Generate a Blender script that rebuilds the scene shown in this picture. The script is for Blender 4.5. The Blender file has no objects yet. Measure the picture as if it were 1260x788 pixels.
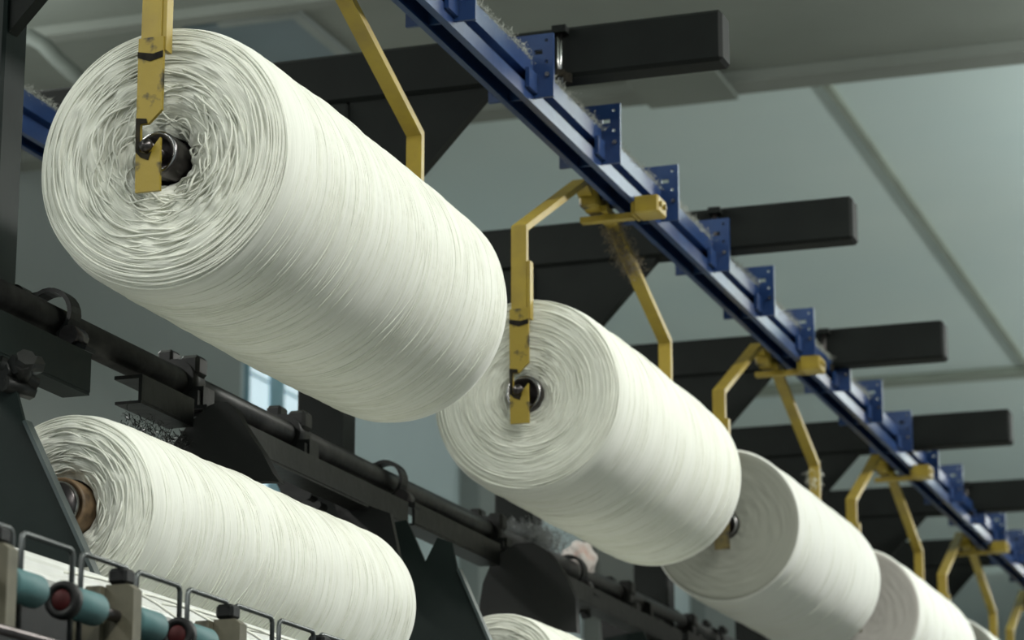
import bpy, math, random
import numpy as np
from mathutils import Vector, Matrix, noise as mnoise

S = bpy.context.scene
COL = S.collection
PI = math.pi
random.seed(7)

# ------------------------------------------------------------------ camera
FPX = 3450.0                       # focal length in pixels of a 1260 px wide frame
PITCH = math.atan(881 / FPX)
YAW = math.atan(1220 / math.hypot(FPX, 881))
cam_d = bpy.data.cameras.new('camera')
cam = bpy.data.objects.new('camera', cam_d)
COL.objects.link(cam)
cam.location = (0, 0, 1.5)
cam.rotation_euler = (PI / 2 + PITCH, 0, YAW)
cam_d.sensor_width = 36
cam_d.lens = FPX / 1260 * 36
cam_d.clip_start = 0.05
cam_d.clip_end = 200
cam_d.dof.use_dof = True
cam_d.dof.focus_distance = 3.5
cam_d.dof.aperture_fstop = 9
S.camera = cam

# ------------------------------------------------------------------ world, lamps, exposure
w = bpy.data.worlds.new('hall_light')
S.world = w
w.use_nodes = True
w.node_tree.nodes['Background'].inputs[0].default_value = (0.80, 0.93, 0.92, 1)
w.node_tree.nodes['Background'].inputs[1].default_value = 0.40


def lamp(x, y, z, sx, sy, watt, col=(1.0, 0.99, 0.935), spread=180):
    d = bpy.data.lights.new('fluorescent_or_fill', 'AREA')
    d.shape = 'RECTANGLE'
    d.size, d.size_y = sx, sy
    d.energy = watt
    d.color = col
    d.spread = math.radians(spread)
    o = bpy.data.objects.new('fluorescent_or_fill', d)
    COL.objects.link(o)
    o.location = (x, y, z)
    return o


def lamp_with_uplight(x, y, z, down, up):      # downward lamp plus an added upward fill that brightens the ceiling
    lamp(x, y, z, 0.30, 1.5, down)
    o = lamp(x, y, z + 0.06, 0.30, 1.5, up, (0.90, 1.0, 0.97))
    o.rotation_euler = (PI, 0, 0)


for yy in (-0.8, 1.8, 4.4, 7.0, 9.6, 12.2, 14.8, 17.4):   # row over the aisle beside the machine
    lamp_with_uplight(0.25, yy, 3.75, 58, 50)
for yy in (-1.0, 1.5, 4.0):                        # unseen row added behind the machine to brighten wall and ceiling
    lamp_with_uplight(-3.2, yy, 3.75, 38, 36)
lamp_with_uplight(-3.75, 5.4, 3.75, 42, 14)  # unseen lamp added to lighten the left wall

S.view_settings.view_transform = 'Standard'
S.view_settings.look = 'None'
S.view_settings.gamma = 1
S.view_settings.use_curve_mapping = False
S.view_settings.exposure = 0.0

# ------------------------------------------------------------------ pixel helper (gives only a direction)
_F = np.array([-math.sin(YAW) * math.cos(PITCH), math.cos(YAW) * math.cos(PITCH), math.sin(PITCH)])
_R = np.array([math.cos(YAW), math.sin(YAW), 0.0])
_U = np.cross(_R, _F)


def ray(u, v):
    return _F + _R * (u - 630) / FPX - _U * (v - 394) / FPX


def onY(u, v, Y):                  # the point of the transverse plane Y that a pixel looks at -> (x, z)
    r = ray(u, v) * (Y / ray(u, v)[1])
    return (r[0], 1.5 + r[2])


# ------------------------------------------------------------------ materials
MATS = {}


def mat(name, col, rough=0.6, metal=0.0, col2=None, nscale=30, nlo=0.35, nhi=0.7, bump=0.0, bscale=None,
        detail=4, spec=0.5, emit=None, estr=0, stretch=None):
    m = bpy.data.materials.new(name)
    m.use_nodes = True
    nt = m.node_tree
    N, L = nt.nodes, nt.links
    b = N['Principled BSDF']
    b.inputs['Base Color'].default_value = (*col, 1)
    b.inputs['Roughness'].default_value = rough
    b.inputs['Metallic'].default_value = metal
    b.inputs['Specular IOR Level'].default_value = spec
    tc = N.new('ShaderNodeTexCoord')
    vec = tc.outputs['Object']
    if stretch:
        mp = N.new('ShaderNodeMapping')
        mp.inputs['Scale'].default_value = stretch
        L.new(vec, mp.inputs[0])
        vec = mp.outputs[0]
    if col2:
        n = N.new('ShaderNodeTexNoise')
        n.inputs['Scale'].default_value = nscale
        n.inputs['Detail'].default_value = detail
        L.new(vec, n.inputs['Vector'])
        mr = N.new('ShaderNodeMapRange')
        mr.inputs[1].default_value = nlo
        mr.inputs[2].default_value = nhi
        L.new(n.outputs[0], mr.inputs[0])
        mx = N.new('ShaderNodeMix')
        mx.data_type = 'RGBA'
        mx.inputs[6].default_value = (*col, 1)
        mx.inputs[7].default_value = (*col2, 1)
        L.new(mr.outputs[0], mx.inputs[0])
        L.new(mx.outputs[2], b.inputs['Base Color'])
    if bump:
        n2 = N.new('ShaderNodeTexNoise')
        n2.inputs['Scale'].default_value = bscale or nscale
        n2.inputs['Detail'].default_value = 5
        L.new(vec, n2.inputs['Vector'])
        bp = N.new('ShaderNodeBump')
        bp.inputs['Strength'].default_value = bump
        bp.inputs['Distance'].default_value = 0.004
        L.new(n2.outputs[0], bp.inputs['Height'])
        L.new(bp.outputs[0], b.inputs['Normal'])
    if emit:
        b.inputs['Emission Color'].default_value = (*emit, 1)
        b.inputs['Emission Strength'].default_value = estr
    MATS[name] = m
    return m


def yarn_mat(name, face, c1, c2, strength=0.55):
    """wound thread: streaks that run round the roll (barrel) or in rings (end face)"""
    m = bpy.data.materials.new(name)
    m.use_nodes = True
    nt = m.node_tree
    N, L = nt.nodes, nt.links
    b = N['Principled BSDF']
    b.inputs['Roughness'].default_value = 0.85
    b.inputs['Specular IOR Level'].default_value = 0.15
    b.inputs['Sheen Weight'].default_value = 0.25
    b.inputs['Sheen Roughness'].default_value = 0.5
    tc = N.new('ShaderNodeTexCoord')
    sp = N.new('ShaderNodeSeparateXYZ')
    L.new(tc.outputs['Object'], sp.inputs[0])

    def math_(op, a, bb=None):
        n = N.new('ShaderNodeMath')
        n.operation = op
        for i, q in enumerate((a, bb)):
            if q is None:
                continue
            if isinstance(q, (int, float)):
                n.inputs[i].default_value = q
            else:
                L.new(q, n.inputs[i])
        return n.outputs[0]

    def lin(*terms):
        acc = None
        for s, k in terms:
            t = math_('MULTIPLY', s, k)
            acc = t if acc is None else math_('ADD', acc, t)
        return acc
    X, Y, Z = sp.outputs
    wn = N.new('ShaderNodeTexNoise')
    wn.inputs['Scale'].default_value = 11 if face else 6
    wn.inputs['Detail'].default_value = 2
    L.new(tc.outputs['Object'], wn.inputs['Vector'])
    if face:
        r = math_('SQRT', math_('ADD', math_('MULTIPLY', X, X), math_('MULTIPLY', Z, Z)))
        h1 = lin((r, 420), (wn.outputs[0], 7))
        h2 = lin((r, 250), (wn.outputs[0], -9), (X, 14))
        q = 7
    else:
        h1 = lin((Y, 420), (Z, 42), (wn.outputs[0], 3))
        h2 = lin((Y, 300), (Z, -25), (X, 30), (wn.outputs[0], 5))
        q = 3.5
    outs = []
    for h in (h1, h2):
        cb = N.new('ShaderNodeCombineXYZ')
        L.new(h, cb.inputs[0])
        L.new(math_('MULTIPLY', X, q), cb.inputs[1])
        L.new(math_('MULTIPLY', Z, q), cb.inputs[2])
        n = N.new('ShaderNodeTexNoise')
        n.inputs['Scale'].default_value = 1.0
        n.inputs['Detail'].default_value = 2.5
        L.new(cb.outputs[0], n.inputs['Vector'])
        outs.append(n.outputs[0])
    hgt = math_('ADD', outs[0], outs[1])
    mr = N.new('ShaderNodeMapRange')
    mr.inputs[1].default_value = 0.75
    mr.inputs[2].default_value = 1.25
    L.new(hgt, mr.inputs[0])
    mx = N.new('ShaderNodeMix')
    mx.data_type = 'RGBA'
    mx.inputs[6].default_value = (*c1, 1)
    mx.inputs[7].default_value = (*c2, 1)
    L.new(mr.outputs[0], mx.inputs[0])
    L.new(mx.outputs[2], b.inputs['Base Color'])
    bp = N.new('ShaderNodeBump')
    bp.inputs['Strength'].default_value = strength
    bp.inputs['Distance'].default_value = 0.0022
    L.new(hgt, bp.inputs['Height'])
    L.new(bp.outputs[0], b.inputs['Normal'])
    MATS[name] = m


yarn_mat('yarn_barrel', False, (0.70, 0.71, 0.64), (0.79, 0.80, 0.73), 0.32)
yarn_mat('yarn_face', True, (0.60, 0.61, 0.53), (0.78, 0.79, 0.71), 0.75)
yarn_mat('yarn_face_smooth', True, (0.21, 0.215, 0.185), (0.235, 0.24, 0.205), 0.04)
yarn_mat('yarn_face_beige', True, (0.43, 0.405, 0.375), (0.47, 0.445, 0.415), 0.06)
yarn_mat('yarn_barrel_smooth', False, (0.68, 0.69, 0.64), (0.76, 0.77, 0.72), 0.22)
mat('strand', (0.78, 0.79, 0.71), 0.85, col2=(0.72, 0.73, 0.65), nscale=60, spec=0.15)
mat('yellow_paint', (0.36, 0.26, 0.028), 0.45, col2=(0.27, 0.19, 0.03), nscale=25, bump=0.12, bscale=60)
mat('yellow_shaded', (0.10, 0.075, 0.018), 0.6, col2=(0.02, 0.016, 0.008), nscale=38, nlo=0.45, nhi=0.6)  # hook yellow with the shade put into the colour
mat('yellow_worn', (0.30, 0.215, 0.02), 0.5, col2=(0.03, 0.025, 0.012), nscale=38, nlo=0.56, nhi=0.66, bump=0.25, detail=6)
mat('grime', (0.008, 0.007, 0.006), 0.8, col2=(0.03, 0.025, 0.015), nscale=50, spec=0.15)
mat('blue_paint', (0.011, 0.036, 0.125), 0.33, col2=(0.030, 0.072, 0.185), nscale=16, nlo=0.5, nhi=0.8, bump=0.08, bscale=40)
mat('post_paint', (0.0045, 0.006, 0.0055), 0.7, col2=(0.007, 0.009, 0.008), nscale=12, spec=0.2)
mat('green_black', (0.0075, 0.0125, 0.0115), 0.5, col2=(0.011, 0.017, 0.0155), nscale=14, bump=0.05, bscale=50, spec=0.15)
mat('green_edge', (0.04, 0.056, 0.056), 0.35, col2=(0.02, 0.03, 0.03), nscale=22)
mat('machine_black', (0.006, 0.0065, 0.006), 0.42, col2=(0.020, 0.020, 0.018), nscale=18, nlo=0.5, nhi=0.85, bump=0.2, bscale=45, spec=0.3)
mat('pipe_dusty', (0.007, 0.007, 0.0068), 0.4, col2=(0.055, 0.052, 0.050), nscale=14, nlo=0.5, nhi=0.8, spec=0.4, bump=0.2, bscale=60)
mat('shield_grey', (0.013, 0.014, 0.014), 0.7, col2=(0.018, 0.019, 0.019), nscale=9, spec=0.3)
mat('steel', (0.42, 0.42, 0.42), 0.22, metal=1.0, col2=(0.25, 0.24, 0.24), nscale=40)
mat('dark_steel', (0.10, 0.09, 0.09), 0.28, metal=0.9, col2=(0.05, 0.045, 0.045), nscale=40)
mat('core_brown', (0.20, 0.13, 0.07), 0.55, col2=(0.07, 0.045, 0.025), nscale=55)
mat('teal_rubber', (0.05, 0.12, 0.125), 0.6, col2=(0.07, 0.155, 0.16), nscale=20, spec=0.3)
mat('red_hub', (0.055, 0.005, 0.006), 0.6, col2=(0.03, 0.004, 0.004), nscale=60, spec=0.2)
mat('cap_black', (0.007, 0.008, 0.008), 0.5, col2=(0.012, 0.012, 0.012), nscale=40, spec=0.18)
mat('cream_cast', (0.11, 0.10, 0.066), 0.6, col2=(0.07, 0.066, 0.042), nscale=35, bump=0.1, bscale=60)
mat('wire', (0.10, 0.11, 0.11), 0.35, metal=0.7, col2=(0.05, 0.055, 0.055), nscale=60)
mat('apron_grey', (0.36, 0.37, 0.34), 0.6, col2=(0.28, 0.29, 0.27), nscale=16)
mat('drum_white', (0.60, 0.61, 0.58), 0.35, col2=(0.50, 0.51, 0.48), nscale=14)
mat('lint_grey', (0.17, 0.18, 0.19), 0.95, col2=(0.30, 0.31, 0.31), nscale=30, spec=0.1)
mat('lint_pale', (0.40, 0.41, 0.37), 0.95, col2=(0.28, 0.29, 0.26), nscale=40, spec=0.1)
mat('lint_brown', (0.20, 0.17, 0.12), 0.95, col2=(0.13, 0.11, 0.08), nscale=40, spec=0.1)
mat('rag', (0.62, 0.57, 0.54), 0.9, col2=(0.55, 0.34, 0.28), nscale=22, nlo=0.52, nhi=0.68)
mat('concrete', (0.235, 0.25, 0.22), 0.9, col2=(0.30, 0.315, 0.28), nscale=1.3, bump=0.15, bscale=9, nlo=0.3, nhi=0.7)
mat('concrete_edge', (0.29, 0.30, 0.27), 0.9, col2=(0.25, 0.26, 0.23), nscale=3)
mat('ceiling_paint', (0.64, 0.73, 0.72), 0.85, col2=(0.72, 0.79, 0.76), nscale=0.8, nlo=0.3, nhi=0.7)
mat('seam', (0.34, 0.37, 0.31), 0.85, col2=(0.29, 0.31, 0.26), nscale=5)
mat('wall_grey', (0.32, 0.335, 0.32), 0.85, col2=(0.35, 0.365, 0.35), nscale=1.5)
mat('wall_pale', (0.68, 0.75, 0.77), 0.85, col2=(0.63, 0.70, 0.72), nscale=1.2)
mat('wall_brown', (0.27, 0.26, 0.24), 0.85, col2=(0.24, 0.235, 0.22), nscale=1.2)
mat('wall_white', (0.55, 0.57, 0.56), 0.85, col2=(0.50, 0.52, 0.51), nscale=3)
mat('floor_cement', (0.17, 0.17, 0.15), 0.7, col2=(0.13, 0.13, 0.12), nscale=2)
mat('window_pane', (0.55, 0.68, 0.74), 0.3, emit=(0.60, 0.74, 0.80), estr=0.85)
mat('window_frame', (0.30, 0.52, 0.62), 0.5, col2=(0.40, 0.60, 0.70), nscale=12)
mat('panel_blue', (0.20, 0.25, 0.27), 0.45, col2=(0.14, 0.18, 0.195), nscale=1.8)
mat('frame_pale', (0.36, 0.38, 0.36), 0.7, col2=(0.30, 0.32, 0.30), nscale=4)
mat('poster_paper', (0.62, 0.56, 0.47), 0.8, col2=(0.58, 0.33, 0.20), nscale=5.5, nlo=0.52, nhi=0.68)
mat('duct_grey', (0.13, 0.14, 0.125), 0.8, col2=(0.10, 0.105, 0.095), nscale=8)


# ------------------------------------------------------------------ mesh collector
class MB:
    def __init__(s):
        s.v, s.f, s.mi, s.sm = [], [], [], []
        s.n = 0

    def add(s, verts, faces, smooth=False, mi=0):
        o = s.n
        verts = [tuple(map(float, q)) for q in verts]
        s.v.extend(verts)
        s.n += len(verts)
        for fc in faces:
            s.f.append(tuple(i + o for i in fc))
            s.mi.append(mi)
            s.sm.append(smooth)
        return s

    def box(s, x0, x1, y0, y1, z0, z1, ch=0.0):
        if x0 > x1: x0, x1 = x1, x0
        if y0 > y1: y0, y1 = y1, y0
        if z0 > z1: z0, z1 = z1, z0
        if ch <= 0:
            v = [(x, y, z) for z in (z0, z1) for y in (y0, y1) for x in (x0, x1)]
            return s.add(v, [(0, 2, 3, 1), (4, 5, 7, 6), (0, 1, 5, 4), (2, 6, 7, 3), (0, 4, 6, 2), (1, 3, 7, 5)])
        # chamfered box: convex hull faces of 24 corner points
        import bmesh
        bm = bmesh.new()
        for sx, xa in ((1, x0), (-1, x1)):
            for sy, ya in ((1, y0), (-1, y1)):
                for sz, za in ((1, z0), (-1, z1)):
                    bm.verts.new((xa, ya + sy * ch, za + sz * ch))
                    bm.verts.new((xa + sx * ch, ya, za + sz * ch))
                    bm.verts.new((xa + sx * ch, ya + sy * ch, za))
        bmesh.ops.convex_hull(bm, input=bm.verts)
        bm.verts.index_update()
        vs = [q.co[:] for q in bm.verts]
        fs = [tuple(q.index for q in fc.verts) for fc in bm.faces]
        bm.free()
        return s.add(vs, fs)

    def prism(s, poly, y0, y1):
        """polygon in (x, z), extruded from y0 to y1"""
        a = sum(poly[i][0] * poly[(i + 1) % len(poly)][1] - poly[(i + 1) % len(poly)][0] * poly[i][1] for i in range(len(poly)))
        if a < 0:
            poly = poly[::-1]
        if y0 > y1: y0, y1 = y1, y0
        n = len(poly)
        v = [(x, y0, z) for x, z in poly] + [(x, y1, z) for x, z in poly]
        f = [tuple(range(n)), tuple(range(2 * n - 1, n - 1, -1))]
        f += [(i, i + n, (i + 1) % n + n, (i + 1) % n) for i in range(n)]
        return s.add(v, f)

    def tube(s, pts, r, sides=8, closed=False, smooth=True, cap=True):
        P = [Vector(p) for p in pts]
        n = len(P)
        rr = r if isinstance(r, (list, tuple)) else [r] * n
        T = []
        for i in range(n):
            if closed:
                t = P[(i + 1) % n] - P[i - 1]
            else:
                t = P[min(i + 1, n - 1)] - P[max(i - 1, 0)]
            T.append(t.normalized())
        up = Vector((0, 0, 1)) if abs(T[0].z) < 0.9 else Vector((1, 0, 0))
        a = T[0].cross(up).normalized()
        v = []
        for i in range(n):
            a = (a - T[i] * a.dot(T[i])).normalized()
            b = T[i].cross(a)
            for k in range(sides):
                an = 2 * PI * k / sides
                v.append(P[i] + (a * math.cos(an) + b * math.sin(an)) * rr[i])
        f = []
        for i in range(n if closed else n - 1):
            j = (i + 1) % n
            for k in range(sides):
                k2 = (k + 1) % sides
                f.append((i * sides + k, i * sides + k2, j * sides + k2, j * sides + k))
        s.add(v, f, smooth)
        if cap and not closed:
            o = s.n - len(v)
            s.f.append(tuple(o + k for k in range(sides - 1, -1, -1)))
            s.f.append(tuple(o + (n - 1) * sides + k for k in range(sides)))
            s.mi += [0, 0]
            s.sm += [False, False]
        return s

    def lathe(s, prof, cx=0, cz=0, seg=40, smooth=True):
        """profile of (radius, y) turned about the line x=cx, z=cz along Y"""
        v, f = [], []
        for r, y in prof:
            for k in range(seg):
                a = 2 * PI * k / seg
                v.append((cx + r * math.cos(a), y, cz + r * math.sin(a)))
        for i in range(len(prof) - 1):
            for k in range(seg):
                k2 = (k + 1) % seg
                f.append((i * seg + k, i * seg + k2, (i + 1) * seg + k2, (i + 1) * seg + k))
        return s.add(v, f, smooth)

    def strap(s, pts, x0, x1, th):
        """flat bar of width x0..x1 swept along (y, z) points, thickness th"""
        n = len(pts)
        P = [Vector((0, y, z)) for y, z in pts]
        off = []
        for i in range(n):
            d1 = (P[i] - P[i - 1]).normalized() if i else None
            d2 = (P[i + 1] - P[i]).normalized() if i < n - 1 else None
            if d1 is None: d1 = d2
            if d2 is None: d2 = d1
            nrm1 = Vector((0, -d1.z, d1.y))
            nrm2 = Vector((0, -d2.z, d2.y))
            m = (nrm1 + nrm2)
            m = m / max(0.35, m.length * m.length / 2)
            off.append(m * th / 2)
        v = []
        for i in range(n):
            a, b = P[i] - off[i], P[i] + off[i]
            v += [(x0, a.y, a.z), (x1, a.y, a.z), (x1, b.y, b.z), (x0, b.y, b.z)]
        f = []
        for i in range(n - 1):
            for k in range(4):
                k2 = (k + 1) % 4
                f.append((i * 4 + k, i * 4 + k2, i * 4 + 4 + k2, i * 4 + 4 + k))
        f += [(3, 2, 1, 0), (n * 4 - 4, n * 4 - 3, n * 4 - 2, n * 4 - 1)]
        return s.add(v, f)

    def mesh(s, name, mats):
        me = bpy.data.meshes.new(name)
        me.from_pydata(s.v, [], s.f)
        for m in mats if isinstance(mats, (list, tuple)) else [mats]:
            me.materials.append(MATS[m])
        me.polygons.foreach_set('material_index', s.mi)
        me.polygons.foreach_set('use_smooth', s.sm)
        me.update()
        import bmesh
        if len(s.f) < 6000:
            bm = bmesh.new()
            bm.from_mesh(me)
            bmesh.ops.recalc_face_normals(bm, faces=bm.faces)
            bm.to_mesh(me)
            bm.free()
        return me

    def build(s, name, mats, parent=None, kind=None):
        return link(name, s.mesh(name, mats), parent, kind)


def link(name, me, parent=None, kind=None, loc=None):
    o = bpy.data.objects.new(name, me)
    COL.objects.link(o)
    o.parent = parent
    if loc:
        o.location = loc
    if kind:
        o['kind'] = kind
    return o


def empty(name, loc=(0, 0, 0)):
    o = bpy.data.objects.new(name, None)
    o.empty_display_size = 0.05
    COL.objects.link(o)
    o.location = loc
    return o


def tag(o, label=None, cat=None, group=None, kind=None):
    if label: o['label'] = label
    if cat: o['category'] = cat
    if group: o['group'] = group
    if kind: o['kind'] = kind
    return o


def copy_tree(o, parent=None):
    c = o.copy()
    COL.objects.link(c)
    c.parent = parent
    for ch in [q for q in bpy.data.objects if q.parent == o]:
        copy_tree(ch, c)
    return c


# ================================================================== the hall
CZ, CLOW, WX = 4.60, 4.25, -4.5
tag(MB().box(-4.7, 8, -6, 40, -0.1, 0).build('floor', 'floor_cement'), kind='structure')
cl = tag(MB().box(-4.7, 8, 6.0, 40, CZ, CZ + 0.15).build('ceiling', 'ceiling_paint'), kind='structure')
YS = 7.70                           # far edge of the lower concrete slab
sl = tag(MB().box(-4.7, 8, 0.5, YS, CLOW, CLOW + 0.34).build('trim_1', 'concrete'), kind='structure')
MB().box(-4.7, 8, YS - 0.10, YS + 0.012, CLOW - 0.035, CLOW - 0.001).build('edge_strip', 'concrete_edge', sl)
MB().box(-2.20, -1.93, YS - 0.26, YS + 0.012, CLOW - 0.05, CLOW - 0.0355).build('edge_strip', 'concrete', sl)
MB().box(-4.7, -2.0, 6.60, 6.655, CLOW - 0.03, CLOW - 0.001).build('joint_strip', 'concrete_edge', sl)
tag(MB().box(-1.90, -1.875, YS + 0.2, 13.1, CZ - 0.02, CZ - 0.001).build('trim_2', 'seam'), kind='structure')
tag(MB().box(-4.5, 8, 13.1, 13.24, CZ - 0.03, CZ - 0.001).build('trim_3', 'seam'), kind='structure')
tag(MB().box(-4.5, 8, 18.0, 18.3, CZ - 0.2, CZ - 0.001).build('trim_4', 'ceiling_paint'), kind='structure')
tag(MB().box(-4.7, 8, 40, 40.2, 0, CZ + 0.1).build('wall_far', 'wall_pale'), kind='structure')

wl = tag(MB().box(WX - 0.2, WX, 0.5, 40, 0, CZ).build('wall_left', 'wall_pale'), kind='structure')
for y0, y1, m in ((0.5, 9.62, 'wall_grey'), (12.36, 13.15, 'wall_grey'), (14.3, 15.62, 'wall_brown'), (16.5, 17.3, 'wall_grey')):
    MB().box(WX + 0.001, WX + 0.10, y0, y1, 0, CZ - 0.002).build('pilaster', m, wl)
MB().box(WX + 0.001, WX + 0.06, 15.63, 15.74, 0, CZ - 0.002).build('white_batten', 'wall_white', wl)

win = tag(empty('window_1', (WX, 9.87, 3.3)), kind='structure')
fr = MB()
for a, b in ((0, 0.012), (0.215, 0.35), (0.60, 0.64)):
    fr.box(0.002, 0.020, a, b, 0, 1.15)
for a, b in ((0.012, 0.215), (0.35, 0.60)):
    fr.box(0.002, 0.018, a, b, 0, 0.05).box(0.002, 0.018, a, b, 1.1, 1.15)
    fr.box(0.002, 0.016, a, b, 0.37, 0.38).box(0.002, 0.016, a, b, 0.74, 0.75)
fr.build('window_frame', 'window_frame', win)
for a, b in ((0.012, 0.215), (0.35, 0.60)):
    for z0, z1 in ((0.05, 0.37), (0.38, 0.74), (0.75, 1.1)):
        MB().box(0.004, 0.012, a, b, z0, z1).build('pane', 'window_pane', win)

ps = empty('wall_poster', (WX, 17.45, 3.6))
MB().box(0.002, 0.03, 0, 0.9, 0, 0.78).build('frame', 'wall_white', ps)
MB().box(0.031, 0.036, 0.18, 0.72, 0.1, 0.70).build('print', 'poster_paper', ps)
tag(ps, 'white framed notice with orange print on the wall below the hanging rolls', 'poster')

# framed blue-grey panel in the underside of the concrete slab
pn = empty('ceiling_panel', (-2.945, 6.73, CLOW))
MB().box(-0.34, 0.0, 0.0, 0.5, -0.012, -0.001).build('panel', 'panel_blue', pn)
f2 = MB()
f2.box(0.0, 0.028, -0.03, 0.53, -0.022, -0.001)
f2.box(-0.22, 0.0, -0.03, 0.0, -0.02, -0.001)
f2.build('frame', 'frame_pale', pn)
tag(pn, 'blue-grey framed panel set in the concrete ceiling above the first hanging roll', 'panel')

# pale hose hanging under the slab
hp = [Vector((onY(u, v, 6.2)[0], 6.2, onY(u, v, 6.2)[1])) for u, v in
      ((-40, 95), (0, 66), (20, 52), (38, 45), (55, 56), (72, 74), (92, 92), (120, 118), (160, 150))]
tag(MB().tube(hp, 0.022, 10).build('air_hose', 'duct_grey'), 'pale grey hose curving under the ceiling behind the dark green post', 'hose')

# ================================================================== support posts with gusseted arms
PX = -1.768
POSTS = [(3.05, 0.0), (4.209, 0.0), (5.20, -0.034), (6.17, -0.05), (7.10, -0.061), (8.02, -0.067), (8.94, -0.07)]
post_lab = ['dark green post carrying the blue rail ahead of the first hanging roll',
            'black post with gusseted arm behind the first and largest hanging roll',
            'black post with gusseted arm above the second hanging roll',
            'black post with gusseted arm above the third hanging roll',
            'black post with gusseted arm just past the third hanging roll',
            'black post with gusseted arm above the fifth hanging roll',
            'last black post with gusseted arm at the far end of the blue rail']
for i, (py, dz) in enumerate(POSTS):
    pm = 'green_black' if i == 0 else 'post_paint'
    t = empty('support_post', (PX, py, 0))
    MB().box(-0.041, 0.041, -0.03, 0.03, 0, 3.034 + dz, 0.004).build('column', pm, t)
    MB().box(-0.70, 0.696, -0.028, 0.028, 3.036 + dz, 3.124 + dz, 0.006).build('arm', 'post_paint', t)
    for sgn in (1, -1):
        g = [(0.042, 3.035), (0.296, 3.035), (0.296, 3.030), (0.042, 2.760)]
        MB().prism([(sgn * a, b + dz) for a, b in g], -0.022, 0.0).build('gusset', 'post_paint', t)
    if i == 0:
        MB().tube([(-0.014, -0.036, 0.4), (-0.014, -0.036, 2.2), (-0.015, -0.036, 3.0)], 0.0022, 6).build('cable', 'frame_pale', t)
    for rx in ((0.424,) if i else ()):
        rd = MB().tube([(rx, -0.042, 3.118 + dz), (rx, -0.042, 2.998 + dz * 0.3)], 0.0045, 8).build('hanger_rod', 'dark_steel' if i > 1 else 'steel', t)
        nb = MB().tube([(rx, -0.042, 3.030 + dz), (rx, -0.042, 3.042 + dz)], 0.011, 6, smooth=False)
        nb.tube([(rx + 0.014, -0.046, 3.018 + dz), (rx + 0.014, -0.046, 3.034 + dz)], 0.008, 6, smooth=False)
        nb.build('nut', 'grime', rd)
        MB().box(rx - 0.012, rx + 0.012, -0.05, -0.0285, 3.108 + dz, 3.120 + dz).build('clip', 'post_paint', rd)
    tag(t, post_lab[i], 'post', 'posts that carry the overhead rail')


# ================================================================== blue overhead rails
def plate_with_holes(xs, zs, holes, th):
    mb = MB()
    nx, nz = len(xs) - 1, len(zs) - 1
    solid = lambda i, j: 0 <= i < nx and 0 <= j < nz and (i, j) not in holes
    for i in range(nx):
        for j in range(nz):
            if not solid(i, j):
                continue
            x0, x1, z0, z1 = xs[i], xs[i + 1], zs[j], zs[j + 1]
            y0, y1 = -th / 2, th / 2
            mb.add([(x0, y0, z0), (x1, y0, z0), (x1, y0, z1), (x0, y0, z1)], [(0, 1, 2, 3)])
            mb.add([(x0, y1, z0), (x1, y1, z0), (x1, y1, z1), (x0, y1, z1)], [(3, 2, 1, 0)])
            if not solid(i - 1, j): mb.add([(x0, y0, z0), (x0, y0, z1), (x0, y1, z1), (x0, y1, z0)], [(0, 1, 2, 3)])
            if not solid(i + 1, j): mb.add([(x1, y0, z0), (x1, y1, z0), (x1, y1, z1), (x1, y0, z1)], [(0, 1, 2, 3)])
            if not solid(i, j - 1): mb.add([(x0, y0, z0), (x0, y1, z0), (x1, y1, z0), (x1, y0, z0)], [(0, 1, 2, 3)])
            if not solid(i, j + 1): mb.add([(x0, y0, z1), (x1, y0, z1), (x1, y1, z1), (x0, y1, z1)], [(0, 1, 2, 3)])
    return mb


RX, RZ = -1.353, 2.961              # rail centre
prof = [(-0.023, -0.036), (-0.013, -0.036), (-0.013, -0.031), (-0.019, -0.031), (-0.019, 0.024), (0.006, 0.024), (0.006, -0.031), (0.013, -0.031), (0.013, -0.036), (0.023, -0.036), (0.023, -0.012), (0.010, -0.009), (0.010, 0.004), (0.023, 0.007),
        (0.023, 0.036), (0.016, 0.036), (0.016, 0.030), (-0.016, 0.030), (-0.016, 0.036), (-0.023, 0.036)]


def fluff(rng, n, base, spread, length, wid):
    """loose lint: many short bent fibres as thin two-segment strips"""
    mb = MB()
    for _ in range(n):
        p = Vector(base(rng))
        p += Vector([rng.gauss(0, q) for q in spread])
        d = Vector((rng.gauss(0, 1), rng.gauss(0, 1), rng.gauss(0.2, 1))).normalized()
        s = d.orthogonal().normalized() * wid
        l = length * rng.uniform(0.4, 1.3)
        m = p + d * l * 0.5 + Vector((rng.gauss(0, 1), rng.gauss(0, 1), rng.gauss(0, 1))) * l * 0.18
        e = m + (d + Vector((rng.gauss(0, .6), rng.gauss(0, .6), rng.gauss(0, .6)))) * l * 0.5
        mb.add([p - s, p + s, m + s, m - s, e], [(0, 1, 2, 3), (3, 2, 4)])
    return mb


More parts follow.
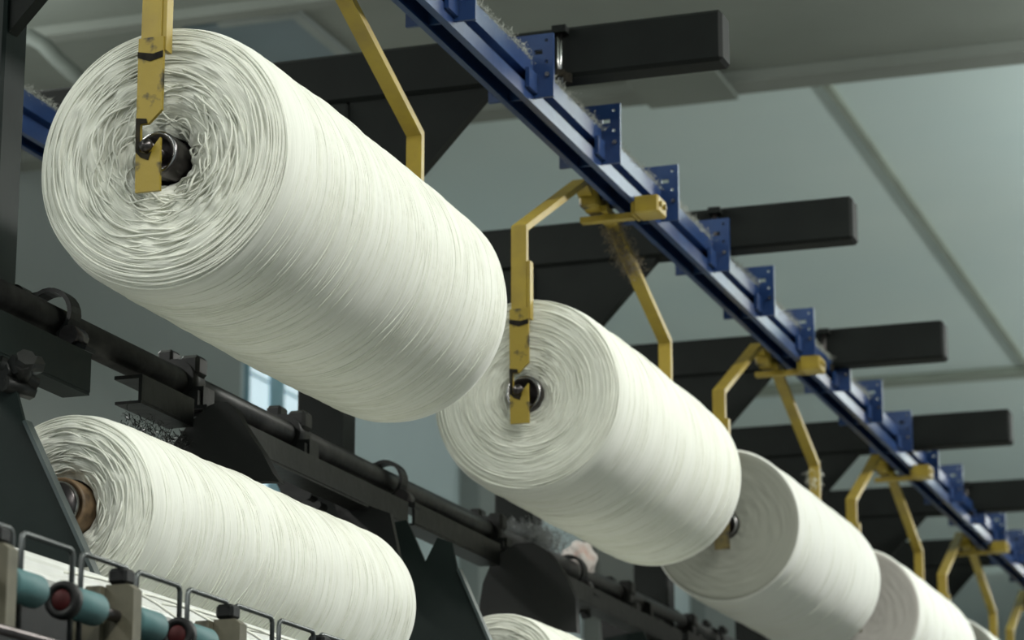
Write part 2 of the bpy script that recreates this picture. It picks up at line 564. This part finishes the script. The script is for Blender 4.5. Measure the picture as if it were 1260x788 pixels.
def make_rail(cx, ylo, yhi, label, first, n):
    r = empty('overhead_rail', (cx, 0, RZ))
    MB().prism(prof, ylo, yhi).build('channel', 'blue_paint', r)
    xs = [-0.053, -0.044, -0.039, 0.024, 0.031, 0.038, 0.042, 0.047, 0.056]
    zs = [-0.026, -0.017, -0.012, 0.030, 0.036, 0.046, 0.054, 0.066, 0.071, 0.080]
    holes = {(1, 1), (6, 7), (6, 3), (4, 5), (3, 5)}
    me = plate_with_holes(xs, zs, holes, 0.006).mesh('bracket_plate', 'blue_paint')
    bolt = MB().tube([(0.0, -0.006, 0), (0.0, -0.0005, 0)], 0.004, 6, smooth=False).mesh('bolt', 'steel')
    web = MB().box(0.0235, 0.030, -0.0035, -0.045, -0.020, 0.012).mesh('web', 'blue_paint')
    for k in range(n):
        y = first + 0.366 * k
        p = link('bracket_plate', me, r, loc=(0, y, 0))
        link('bolt', bolt, p, loc=(0.047, -0.003, 0.010))
        link('web', web, p)
    rng = random.Random(5)
    fb = lambda g: (0.020, g.uniform(3.2, 6.6), 0.038)
    fluff(rng, 9000, fb, (0.004, 0, 0.0045), 0.007, 0.00045).build('lint_fringe', 'lint_pale', r, 'stuff')
    tag(r, label, 'rail')
    return r


make_rail(RX, 1.6, 12.0, 'blue steel rail with square plates carrying the yellow hangers', 3.258, 20)
make_rail(2 * PX - RX, 2.4, 9.0, 'blue rail behind the dark green post and the largest roll', 3.02, 14)


# ================================================================== yarn rolls
def make_winding(R, L, rc, recess, sh, seed, ragged, seg=128):
    """body of wound yarn, axis along +Y, near face at y=0; returns mesh builder and profile functions"""
    rng = random.Random(seed)

    def face_y(r):
        y = recess * math.exp(-max(0.0, (r - rc)) / (0.18 * R))
        if r > R - sh:
            q = min(1.0, (r - (R - sh)) / sh)
            y += sh * 0.75 * (1 - math.sqrt(max(0.0, 1 - q * q)))
        return y
    yb = sh * 0.75

    def rad(y):
        t = y / L
        return R * (1 - 0.02 * (2 * t - 1) ** 4) + 0.0022 * mnoise.noise((y * 9 + seed, 0.3, 0)) + 0.0014 * mnoise.noise((y * 30, seed, 2.0))
    prof = []
    nf = 34
    for i in range(nf):
        r = rc + (R - rc) * (i / (nf - 1)) ** 0.85
        prof.append(('f', r, face_y(r)))
    nb = 90
    for i in range(1, nb):
        y = yb + (L - 2 * yb) * i / nb
        prof.append(('b', None, y))
    for i in range(nf - 1, -1, -1):
        r = rc + (R - rc) * (i / (nf - 1)) ** 0.85
        prof.append(('g', r, L - face_y(r)))
    k0, k1 = rad(yb) / R, rad(L - yb) / R
    v, f, mi = [], [], []
    for kind, r, y in prof:
        for k in range(seg):
            a = 2 * PI * k / seg
            c, s = math.cos(a), math.sin(a)
            if kind == 'b':
                rr = rad(y) + 0.0022 * mnoise.noise((c * 1.7, s * 1.7, y * 6 + seed)) + 0.0012 * mnoise.noise((c * 2, s * 2, y * 45 + seed))
                yy = y
            else:
                rr = r * ((k0 if kind == 'f' else k1) * (r / R) + (1 - r / R))
                wgt = min(1.0, (R - r) / (0.25 * R))
                inner = max(0.0, 1 - (r - rc) / (0.6 * R))
                d = 0.0016 * mnoise.noise((c * 3 + seed, s * 3, r * 160)) + ragged * inner * 0.011 * mnoise.noise((c * 2.6, s * 2.6 + seed, r * 45))
                d += ragged * 0.004 * mnoise.noise((c * 5, s * 5, r * 70 + seed))
                d *= wgt
                yy = y + (d if kind == 'f' else -d)
                rr += ragged * 0.003 * mnoise.noise((c * 2 + 7, s * 2, r * 40)) * wgt
                if r >= R * 0.999:
                    rr += 0.0022 * mnoise.noise((c * 1.7, s * 1.7, y * 6 + seed))
            v.append((rr * c, yy, rr * s))
    n = len(prof)
    fi = {'f': 1, 'b': 0, 'g': 1}
    mb = MB()
    for i in range(n - 1):
        m_ = 1 if (prof[i][0] != 'b' and prof[i + 1][0] != 'b' and (prof[i][1] or 0) < R - 0.4 * sh) else 0
        for k in range(seg):
            k2 = (k + 1) % seg
            f.append((i * seg + k, i * seg + k2, (i + 1) * seg + k2, (i + 1) * seg + k))
            mi.append(m_)
    mb.add(v, f, True)
    mb.mi = mi
    return mb, face_y, rad, yb


def strand_loops(mb, loops, sides=4):
    """loops: list of (points Nx3 array closed round the axis, radius)"""
    for P, r in loops:
        n = len(P)
        er = P * np.array([1, 0, 1])
        er /= np.linalg.norm(er, axis=1)[:, None]
        ey = np.array([0, 1, 0])
        V = []
        for k in range(sides):
            a = 2 * PI * k / sides + 0.4
            V.append(P + r * (math.cos(a) * er + math.sin(a) * ey))
        V = np.stack(V, 1).reshape(-1, 3)
        F = [(i * sides + k, i * sides + (k + 1) % sides, ((i + 1) % n) * sides + (k + 1) % sides, ((i + 1) % n) * sides + k)
             for i in range(n) for k in range(sides)]
        mb.add(V.tolist(), F, True)


def make_strands(R, L, rc, face_y, rad, yb, seed, nbar, nface, ragged):
    rng = random.Random(seed + 100)
    mb = MB()
    loops = []
    th = np.linspace(0, 2 * PI, 72, endpoint=False)
    radv = np.vectorize(rad)
    for i in range(nbar):
        y0 = yb + 0.012 + (L - 2 * yb - 0.024) * rng.random()
        A = rng.gauss(0, 0.007) if rng.random() < 0.75 else rng.gauss(0.0, 0.022)
        ph = rng.uniform(0, 2 * PI)
        y = y0 + A * np.cos(th - ph) + rng.gauss(0, 0.0022) * np.cos(2 * th + rng.uniform(0, 6)) + rng.gauss(0, 0.001) * np.cos(5 * th + rng.uniform(0, 6))
        y = np.clip(y, yb + 0.002, L - yb - 0.002)
        rr = radv(y) + np.array([0.0022 * mnoise.noise((math.cos(a) * 1.7, math.sin(a) * 1.7, q * 6 + seed)) for a, q in zip(th, y)])
        lift = rng.uniform(-0.0013, -0.0003)
        rr = rr + lift + 0.0005 * np.cos(3 * th + rng.uniform(0, 6))
        loops.append((np.stack([rr * np.cos(th), y, rr * np.sin(th)], 1), rng.uniform(0.0009, 0.0016)))
    th2 = np.linspace(0, 2 * PI, 110, endpoint=False)
    for i in range(nface):
        r0 = rc + 0.006 + (R - rc - 0.012) * (i + rng.random()) / nface
        inner = max(0.0, 1 - (r0 - rc) / (0.65 * R))
        wob = (0.0012 + ragged * 0.0075 * inner)
        r = r0 + sum(rng.gauss(0, wob) / (k ** 0.7) * np.cos(k * th2 + rng.uniform(0, 6)) for k in (1, 2, 3, 5, 8))
        r = np.clip(r, rc + 0.003, R - 0.001)
        y = np.array([face_y(q) for q in r]) + rng.uniform(-0.0008, 0.0015)
        y = y + sum(rng.gauss(0, 0.0006 + ragged * 0.0032 * inner) * np.cos(k * th2 + rng.uniform(0, 6)) for k in (2, 4, 7))
        loops.append((np.stack([r * np.cos(th2), y, r * np.sin(th2)], 1), rng.uniform(0.0009, 0.0017)))
    strand_loops(mb, loops)
    return mb


def make_roll(name, R, L, rc, recess, sh, seed, ragged, nbar, nface, core_r, core_kind, mats=('yarn_barrel', 'yarn_face')):
    t = empty(name)
    mb, fy, rad, yb = make_winding(R, L, rc, recess, sh, seed, ragged)
    mb.build('yarn_winding', list(mats), t)
    if nbar + nface:
        make_strands(R, L, rc, fy, rad, yb, seed, nbar, nface, ragged).build('loose_strand', 'strand', t, 'stuff')
    y0 = -0.006
    cr = core_r
    if core_kind == 'metal':
        c = MB().lathe([(0.0, L + 0.004), (cr, L + 0.004), (cr, 0.0), (cr * 0.96, y0), (cr * 0.72, y0), (cr * 0.70, 0.004), (0.0, 0.004)], seg=36).build('core', 'dark_steel', t)
        MB().lathe([(cr * 0.97, y0 - 0.0006), (cr * 0.90, y0 - 0.002), (cr * 0.82, y0 - 0.0006)], seg=36).build('rim', 'steel', c)
        MB().tube([(0, -0.030, 0), (0, L + 0.036, 0)], 0.0075, 12).build('spindle', 'dark_steel', c)
        MB().lathe([(0, -0.040), (0.007, -0.038), (0.0085, -0.033), (0.007, -0.0301), (0.0, -0.0301)], seg=20).build('spindle_end', 'dark_steel', c)
    else:
        c = MB().lathe([(0.0, L + 0.004), (cr, L + 0.004), (cr, -0.002), (cr * 0.93, -0.006), (cr * 0.86, -0.003), (0, -0.003)], seg=40).build('core', 'core_brown', t)
        MB().lathe([(0, -0.016), (cr * 0.72, -0.016), (cr * 0.79, -0.013), (cr * 0.79, -0.0032), (0, -0.0032)], seg=36).build('spindle_end', 'dark_steel', c)
        MB().lathe([(cr * 0.792, -0.005), (cr * 0.84, -0.006), (cr * 0.84, -0.010), (cr * 0.792, -0.0125)], seg=36).build('rim', 'steel', c)
    return t


HX, HZ = -1.414, 2.506
ROLLY = [2.844, 4.19, 5.46, 6.73, 7.95, 9.15]
r1 = make_roll('yarn_roll', 0.167, 0.81, 0.030, 0.034, 0.040, 3, 1.35, 330, 66, 0.027, 'metal')
r1.location = (HX, ROLLY[0], HZ)
tag(r1, 'largest white yarn roll, ragged end face, hung nearest the dark green post', 'yarn roll', 'yarn rolls hanging from the overhead rail')
r2 = make_roll('yarn_roll', 0.164, 0.80, 0.030, 0.010, 0.034, 11, 0.28, 170, 52, 0.030, 'metal')
r2.location = (HX, ROLLY[1], HZ)
tag(r2, 'white yarn roll with evenly ringed face and round black core, second along the rail', 'yarn roll', 'yarn rolls hanging from the overhead rail')
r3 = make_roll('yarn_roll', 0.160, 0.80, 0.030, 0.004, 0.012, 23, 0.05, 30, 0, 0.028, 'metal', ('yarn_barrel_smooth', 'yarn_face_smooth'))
labs = ['smooth white yarn roll with flat grey end, third along the rail',
        'smooth white yarn roll with pale beige end, fourth along the rail',
        'white yarn roll showing only its upper side, fifth along the rail']
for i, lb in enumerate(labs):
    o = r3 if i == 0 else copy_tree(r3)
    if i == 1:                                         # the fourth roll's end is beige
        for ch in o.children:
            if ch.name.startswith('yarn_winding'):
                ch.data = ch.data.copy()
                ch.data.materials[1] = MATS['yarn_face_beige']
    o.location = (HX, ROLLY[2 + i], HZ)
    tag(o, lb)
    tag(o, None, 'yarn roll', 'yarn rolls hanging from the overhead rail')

MXR, MZR = -1.534, 2.100
m1 = make_roll('yarn_roll', 0.117, 0.885, 0.036, 0.022, 0.045, 31, 0.75, 260, 40, 0.034, 'wood')
m1.location = (MXR, 2.862, MZR - 0.005)
tag(m1, 'smaller white yarn roll with brown core lying on the machine', 'yarn roll', 'yarn rolls on the spinning machine')
m2 = copy_tree(m1)
m2.location = (MXR + 0.012, 4.36, MZR - 0.034)
m2.rotation_euler = (0, 2.1, 0)
tag(m2, 'white yarn roll on the machine in front of the round-topped shield, mostly out of sight')


# ================================================================== yellow hangers
def make_hanger():
    """origin on the roll axis at the middle of the roll"""
    t = empty('roll_hanger')
    yn, yf = -0.405 - 0.024, 0.405 + 0.030
    zt, zb = 0.446, 0.272
    MB().strap([(yn, 0.095), (yn, zb), (-0.10, zt), (-0.02, zt - 0.028)], -0.013, 0.013, 0.011).build('arm', 'yellow_paint', t)
    MB().strap([(yf, 0.095), (yf, zb + 0.012), (0.085, zt - 0.02), (0.0, zt - 0.028)], -0.011, 0.013, 0.012).build('arm', 'yellow_paint', t)
    MB().box(0.0135, 0.019, yn - 0.004, yn + 0.012, 0.118, 0.215).build('stiffener', 'yellow_paint', t)
    hook = [(-0.016, 0.135), (0.0165, 0.135), (0.017, 0.044), (0.000, 0.028), (-0.0095, 0.028), (-0.0095, -0.005), (0.001, -0.009),
            (0.016, 0.010), (0.0175, -0.055), (-0.014, -0.055), (-0.0155, 0.02)]
    for y in (yn, yf):
        s = -1 if y < 0 else 1
        h = MB().prism(hook, y + s * 0.0062, y + s * 0.0012).build('hook_plate', 'yellow_worn', t)
        MB().prism([(-0.0162, 0.118), (-0.0162, 0.111), (0.0, 0.105), (0.0168, 0.109), (0.0168, 0.117), (0.004, 0.114)], y + s * 0.0064, y + s * 0.0072).build('grime_band', 'grime', h)
        MB().prism([(-0.0158, 0.036), (-0.002, 0.034), (-0.0005, 0.0285), (-0.0097, 0.0283), (-0.0097, -0.0055), (0.001, -0.0095), (0.006, -0.0065), (0.002, -0.017), (-0.008, -0.013), (-0.0148, -0.006)], y + s * 0.0064, y + s * 0.0072).build('grime_band', 'grime', h)
    b = MB()
    b.box(-0.022, 0.076, -0.032, -0.012, zt - 0.052, zt - 0.042)
    b.build('crossbar', 'yellow_paint', t)
    blk = MB().box(0.082, 0.128, -0.05, 0.004, zt - 0.050, zt - 0.018, 0.003).box(0.0765, 0.0815, -0.045, 0.0, zt - 0.050, zt - 0.025).build('end_block', 'yellow_paint', t)
    for dx in (-0.040, -0.016):
        MB().tube([(0.1285, dx, zt - 0.034), (0.133, dx, zt - 0.034)], 0.005, 6, smooth=False).build('bolt', 'yellow_worn', blk)
    c = MB()
    c.box(-0.012, 0.022, -0.07, 0.03, zt - 0.036, zt + 0.006, 0.004)
    c.box(0.0225, 0.033, -0.05, 0.01, zt - 0.041, zt - 0.030)
    tr = c.build('trolley', 'yellow_worn', t)
    for yy in (-0.05, 0.01):
        MB().tube([(0.0225, yy, zt - 0.006), (0.034, yy, zt - 0.006)], 0.013, 14).build('wheel', 'cap_black', tr)
    return t


hg = make_hanger()
hl = ['yellow hanger whose hook holds the largest yarn roll', 'yellow hanger holding the second roll along the rail',
      'yellow hanger holding the third roll along the rail', 'yellow hanger holding the fourth roll along the rail',
      'yellow hanger holding the fifth roll along the rail', 'yellow hanger farthest along the rail']
for i, y in enumerate(ROLLY):
    o = hg if i == 0 else copy_tree(hg)
    o.location = (HX, y + 0.405, HZ)
    if i > 1:                                          # farther hooks get a darker yellow that imitates shade between the rolls
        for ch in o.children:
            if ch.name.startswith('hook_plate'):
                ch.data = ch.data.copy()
                ch.data.materials[0] = MATS['yellow_shaded']
    tag(o, hl[i], 'hanger', 'yellow roll hangers on the blue rail')

# ================================================================== the spinning machine under the rail
mc = empty('spinning_machine', (PX, 3.0, 0))
OFF = Vector((-PX, -3.0, 0))


def mpart(mb, name, m, parent=None, kind=None):
    mb.v = [(x + OFF.x, y + OFF.y, z) for x, y, z in mb.v]
    return mb.build(name, m, parent or mc, kind)


def poly_at(pix, Y):
    return [onY(u, v, Y) for u, v in pix]


PPX, PPZ = -1.69, 2.392
pipe = mpart(MB().tube([(PPX, 2.6, PPZ - 0.006), (PPX, 4.3, PPZ), (PPX, 9.5, PPZ + 0.04)], 0.0215, 20), 'pipe', 'pipe_dusty')
for a, b in ((2.5, 3.105), (3.25, 3.41), (3.45, 4.23), (4.26, 4.69), (4.74, 5.9), (5.95, 7.4)):
    dz = 0.012 * (a - 2.5) * 0.6
    c = MB()
    lo = 2.286 if a < 3 else 2.302
    c.box(-1.668, -1.630, a, b, lo + dz, lo + 0.004 + dz)
    c.box(-1.634, -1.629, a, b, lo + 0.004 + dz, 2.336 + dz)
    c.box(-1.670, -1.629, a, b, 2.336 + dz, 2.341 + dz)
    mpart(c, 'channel_bar', 'machine_black' if a > 3 else 'green_black')


def clamp(y):
    c = MB()
    c.tube([(PPX, y - 0.02, PPZ), (PPX, y + 0.02, PPZ)], 0.030, 18)
    c.box(-1.70, -1.645, y - 0.018, y + 0.018, PPZ - 0.055, PPZ - 0.012)
    k = mpart(c, 'clamp', 'machine_black')
    mpart(MB().box(PPX - 0.030, PPX - 0.006, y - 0.016, y + 0.016, PPZ + 0.018, PPZ + 0.046, 0.004), 'bolt_head', 'machine_black', k)
    mpart(MB().box(PPX + 0.004, PPX + 0.034, y - 0.014, y + 0.020, PPZ + 0.006, PPZ + 0.036, 0.005), 'bolt_head', 'machine_black', k)
    mpart(MB().box(-1.66, -1.648, y - 0.03, y - 0.019, PPZ - 0.05, PPZ - 0.02), 'lug', 'machine_black', k)


for y in (3.49, 3.87, 4.79, 5.62, 6.12):
    clamp(y)


def hook(y):
    pts = []
    for a in range(200, -90, -18):                     # curled end then strap over the pipe
        pts.append((PPX - 0.044 + 0.012 * math.cos(math.radians(a + 70)), y, PPZ + 0.030 + 0.012 * math.sin(math.radians(a + 70))))
    for a in range(120, -61, -15):
        pts.append((PPX + 0.006 + 0.031 * math.cos(math.radians(a)), y, PPZ + 0.002 + 0.031 * math.sin(math.radians(a))))
    pts.append((PPX + 0.030, y, PPZ - 0.034))
    pts.append((PPX + 0.062, y, PPZ - 0.048))
    c = MB()
    v, f = [], []
    for i, p in enumerate(pts):
        q0 = Vector(pts[max(i - 1, 0)])
        q1 = Vector(pts[min(i + 1, len(pts) - 1)])
        t = (q1 - q0).normalized()
        n = Vector((-t.z, 0, t.x)) * 0.0028
        for s_, dy in ((-1, -0.014), (1, -0.014), (1, 0.014), (-1, 0.014)):
            v.append(Vector(p) + n * s_ + Vector((0, dy, 0)))
    for i in range(len(pts) - 1):
        for k in range(4):
            f.append((i * 4 + k, i * 4 + (k + 1) % 4, i * 4 + 4 + (k + 1) % 4, i * 4 + 4 + k))
    f += [(0, 1, 2, 3), tuple(len(v) - 4 + k for k in range(4))]
    c.add(v, f)
    c.box(PPX - 0.05, PPX + 0.035, y - 0.01, y + 0.01, PPZ - 0.06, PPZ - 0.036)
    k = mpart(c, 'strap_hook', 'machine_black')
    mpart(MB().tube([(PPX + 0.040, y - 0.02, PPZ - 0.030), (PPX + 0.040, y + 0.012, PPZ - 0.030)], 0.013, 12), 'bolt', 'dark_steel', k)


for y in (3.10, 4.27, 5.27, 6.35):
    hook(y)


def support_plate(poly, y, edge):
    p = mpart(MB().prism(poly, y, y + 0.006), 'support_plate', 'green_black')
    (x0, z0), (x1, z1) = edge
    d = Vector((x1 - x0, 0, z1 - z0)).normalized()
    n = Vector((-d.z, 0, d.x)) * 0.005
    if n.x < 0: n = -n
    a, b = Vector((x0, 0, z0)), Vector((x1, 0, z1))
    v = []
    for yy in (y - 0.006, y + 0.010):
        v += [a + n * 0.1 + Vector((0, yy, 0)), b + n * 0.1 + Vector((0, yy, 0)), b + n + Vector((0, yy, 0)), a + n + Vector((0, yy, 0))]
    mpart(MB().add(v, [(0, 1, 2, 3), (4, 7, 6, 5), (0, 4, 5, 1), (1, 5, 6, 2), (2, 6, 7, 3), (3, 7, 4, 0)]), 'edge_flange', 'green_edge', p)


P1 = [(-1.80, 2.226), (-1.566, 2.226), (-1.552, 2.183), (-1.462, 2.012), (-1.62, 2.008), (-1.80, 2.008)]
support_plate(P1, 2.80, ((-1.552, 2.183), (-1.454, 1.997)))
P2 = poly_at([(440, 652), (500, 640), (506, 652), (523, 692), (538, 662), (556, 668), (563, 702), (606, 800), (618, 830), (470, 800), (455, 720)], 4.15)
support_plate(P2, 4.15, (P2[6], P2[8]))
P3 = [(x + 0.0, z) for x, z in poly_at([(440, 652), (500, 640), (506, 652), (523, 692), (538, 662), (556, 668), (563, 702), (606, 800), (618, 830), (470, 800), (455, 720)], 4.15)]
support_plate(P3, 5.50, (P3[6], P3[8]))
# greasy knob on top of the first plate
kb = MB()
for a in range(8):
    q = random.Random(a)
    kb.tube([(-1.575 + q.uniform(-.015, .03), 2.79, 2.236 + q.uniform(-.012, .024)), (-1.575 + q.uniform(-.015, .03), 2.83, 2.236 + q.uniform(-.012, .024))], q.uniform(0.007, 0.013), 7)
mpart(kb, 'clamp_knob', 'machine_black')


def arc_under(cx, cz, r, a0, a1, n=14):
    return [(cx + r * math.cos(math.radians(a0 + (a1 - a0) * k / n)), cz + r * math.sin(math.radians(a0 + (a1 - a0) * k / n))) for k in range(n + 1)]


def saddle_shield(pix, Y, cx, cz):            # rounded guard plate standing over a roll, hollow below to clear it
    p = poly_at(pix, Y)
    p += arc_under(cx, cz, 0.128, 76, 150)
    mpart(MB().prism(p, Y, Y + 0.02), 'shield', 'shield_grey')


saddle_shield([(208, 556), (216, 543), (234, 520), (256, 500), (268, 495), (280, 495), (289, 502), (298, 520), (322, 556), (336, 583)], 3.42, MXR, MZR)
saddle_shield([(590, 765), (590, 745), (594, 718), (603, 696), (617, 680), (636, 669), (656, 668), (676, 680), (694, 705), (708, 736)], 4.705, MXR + 0.012, MZR - 0.034)
# links and levers below the channel
for pix, Y in (([(338, 590), (348, 575), (364, 574), (372, 588), (402, 640), (380, 650), (352, 622)], 4.02),
               ([(408, 606), (480, 632), (492, 690), (470, 720), (430, 690)], 4.06),
               ([(693, 706), (706, 704), (726, 760), (716, 762)], 5.30),
               ([(736, 716), (800, 742), (806, 800), (742, 800)], 5.75)):
    mpart(MB().prism(poly_at(pix, Y), Y, Y + 0.012), 'link_plate', 'machine_black')
rng = random.Random(41)
for u, v, Y in ((300, 503, 3.9), (383, 612, 3.99), (395, 624, 3.99), (762, 745, 5.7), (772, 752, 5.7), (785, 770, 5.7), (745, 738, 5.7), (806, 778, 5.8), (828, 770, 6.0), (870, 768, 6.2), (890, 776, 6.3)):
    x, z = onY(u, v, Y)
    mpart(MB().tube([(x, Y - 0.016, z), (x, Y + 0.012, z)], rng.uniform(0.006, 0.010), 7, smooth=False), 'bolt', 'machine_black')

# drafting row: wire guides, brackets, bed
FX = -1.23
bed = MB().box(FX - 0.09, FX + 0.03, 1.9, 5.0, 1.74, 1.835).box(FX - 0.02, FX + 0.045, 1.9, 5.0, 1.70, 1.739)
mpart(bed, 'roller_bed', 'cap_black')
mpart(MB().tube([(FX + 0.02, 1.9, 1.8415), (FX + 0.02, 5.0, 1.8415)], 0.006, 10), 'front_roller', 'dark_steel')
ap = MB().box(-1.318, -1.308, 1.9, 5.0, 1.836, 1.916)
mpart(ap, 'back_plate', 'cap_black')
dr = []
for k in range(72):
    a_ = 2 * PI * k / 72
    q = 0.0585 if k % 4 in (0, 1) else 0.0555
    dr.append((-1.450 + q * math.cos(a_), 1.940 + q * math.sin(a_)))
mpart(MB().prism(dr, 2.0, 4.3), 'ribbed_drum', 'drum_white')
for k in range(13):
    yc = 2.157 + 0.116 * k
    zt = 1.9405
    h = 0.049
    pts = [(FX, yc - h, 1.85), (FX, yc - h, zt - 0.006), (FX, yc - h + 0.002, zt - 0.002), (FX, yc - h + 0.006, zt), (FX, yc + h - 0.006, zt),
           (FX, yc + h - 0.002, zt - 0.002), (FX, yc + h, zt - 0.006), (FX, yc + h, 1.85)]
    mpart(MB().tube(pts, 0.0028, 8), 'wire_guide', 'wire')
for k in range(6):
    yb_ = 2.170 + 0.247 * k
    b = MB().prism([(FX - 0.012, 1.836), (FX + 0.018, 1.836), (FX + 0.018, 1.917), (FX + 0.012, 1.922), (FX - 0.012, 1.922)], yb_ - 0.002, yb_ + 0.016)
    b.prism([(FX - 0.045, 1.836), (FX - 0.0125, 1.836), (FX - 0.0125, 1.920), (FX - 0.028, 1.920), (FX - 0.045, 1.895)], yb_ - 0.012, yb_ + 0.016)
    br = mpart(b, 'roller_bracket', 'cream_cast')
    mpart(MB().box(FX - 0.010, FX + 0.010, yb_ - 0.004, yb_ + 0.018, 1.9225, 1.938, 0.003), 'latch', 'cap_black', br)
tag(mc, 'black and dark green spinning machine with pipe, clamps and plates under the blue rail', 'machine')


def make_top_roller():
    t = empty('top_roller')
    MB().tube([(0, -0.004, 0), (0, 0.20, 0)], 0.006, 10).build('arbor', 'dark_steel', t)
    for y0, y1 in ((0.0, 0.062), (0.132, 0.190)):
        MB().lathe([(0.0061, y0 + 0.003), (0.0145, y0 + 0.003), (0.0158, y0 + 0.005), (0.0158, y1 - 0.002), (0.0145, y1), (0.0061, y1)], seg=28).build('rubber_cot', 'teal_rubber', t)
    c = MB().lathe([(0.0, -0.006), (0.0105, -0.006), (0.0105, -0.008), (0.0172, -0.008), (0.0182, -0.005), (0.0182, 0.002), (0.0, 0.002)], seg=28).build('end_cap', 'cap_black', t)
    MB().lathe([(0.0, -0.0085), (0.008, -0.0085), (0.0100, -0.0065)], seg=24).build('hub', 'red_hub', c)
    return t


tr0 = make_top_roller()
for k in (0, -1, 1, 2):
    o = tr0 if k == 0 else copy_tree(tr0)
    o.location = (FX, 2.310 + 0.247 * k, 1.891)
    tag(o, 'teal rubber roller with red hub below the dark green support plate' if k < 1 else 'teal rubber roller with red hub below the smaller yarn roll', 'roller', 'teal rollers in a row')

# a few loose threads running from the roll to the rollers
rng = random.Random(3)
for k in range(9):
    y = 2.62 + 0.11 * k + rng.uniform(-.02, .02)
    y2 = y + 0.10 + rng.gauss(0, 0.02)
    pts = []
    for q in range(9):
        t_ = q / 8
        pts.append((-1.392 + 0.135 * t_, y + (y2 - y) * t_, 1.972 - 0.075 * t_ + 0.018 * math.sin(PI * t_)))
    tag(MB().tube(pts, 0.0016, 6).build('loose_thread', 'strand'), 'loose white thread arching from the ribbed drum to the teal rollers', 'thread', 'loose threads above the rollers')

# ================================================================== lint and rag
rng = random.Random(9)
x, z = onY(648, 664, 5.02)
lt = fluff(rng, 5000, lambda g: (x, 5.02, z), (0.024, 0.05, 0.010), 0.012, 0.0007)
tag(lt.build('lint_tuft', 'lint_grey'), 'grey tuft of lint caught on the pipe beside the pinkish rag', 'lint')
lt2 = fluff(rng, 500, lambda g: (-1.65 + g.uniform(-.01, .02), g.uniform(3.25, 3.5), 2.284), (0.006, 0.01, 0.006), 0.011, 0.0005)
tag(lt2.build('lint_tuft', 'machine_black'), 'dark greasy lint hanging below the channel bar above the brown-cored roll', 'lint')
lt3 = fluff(rng, 420, lambda g: (HX, ROLLY[2] + 0.846, 2.752), (0.006, 0.006, 0.016), 0.014, 0.0007)
tag(lt3.build('lint_tuft', 'strand'), 'white tuft of lint stuck on the third hanger\'s far arm', 'lint')
lt4 = fluff(rng, 2600, lambda g: (lambda q: (HX, ROLLY[1] + 0.405 + 0.09 + 0.13 * q, 2.925 - 0.05 * q))(g.random()), (0.010, 0.006, 0.009), 0.008, 0.0006)
tag(lt4.build('lint_tuft', 'lint_brown'), 'brownish lint matted on the second hanger\'s far arm under the rail', 'lint')

# crumpled rag hung over the pipe
import bmesh
bm = bmesh.new()
bmesh.ops.create_icosphere(bm, subdivisions=4, radius=1)
for v in bm.verts:
    n_ = mnoise.noise(v.co * 1.9) * 0.22 + mnoise.noise(v.co * 5) * 0.07
    v.co = v.co * (1 + n_)
    v.co = Vector((v.co.x * 0.034, v.co.y * 0.05, v.co.z * 0.040))
me = bpy.data.meshes.new('rag')
bm.to_mesh(me)
bm.free()
me.materials.append(MATS['rag'])
me.polygons.foreach_set('use_smooth', [True] * len(me.polygons))
rg = link('rag', me, loc=(PPX - 0.002, 5.36, PPZ + 0.038))
tag(rg, 'crumpled pinkish white rag on the pipe below the second hanging roll', 'rag')
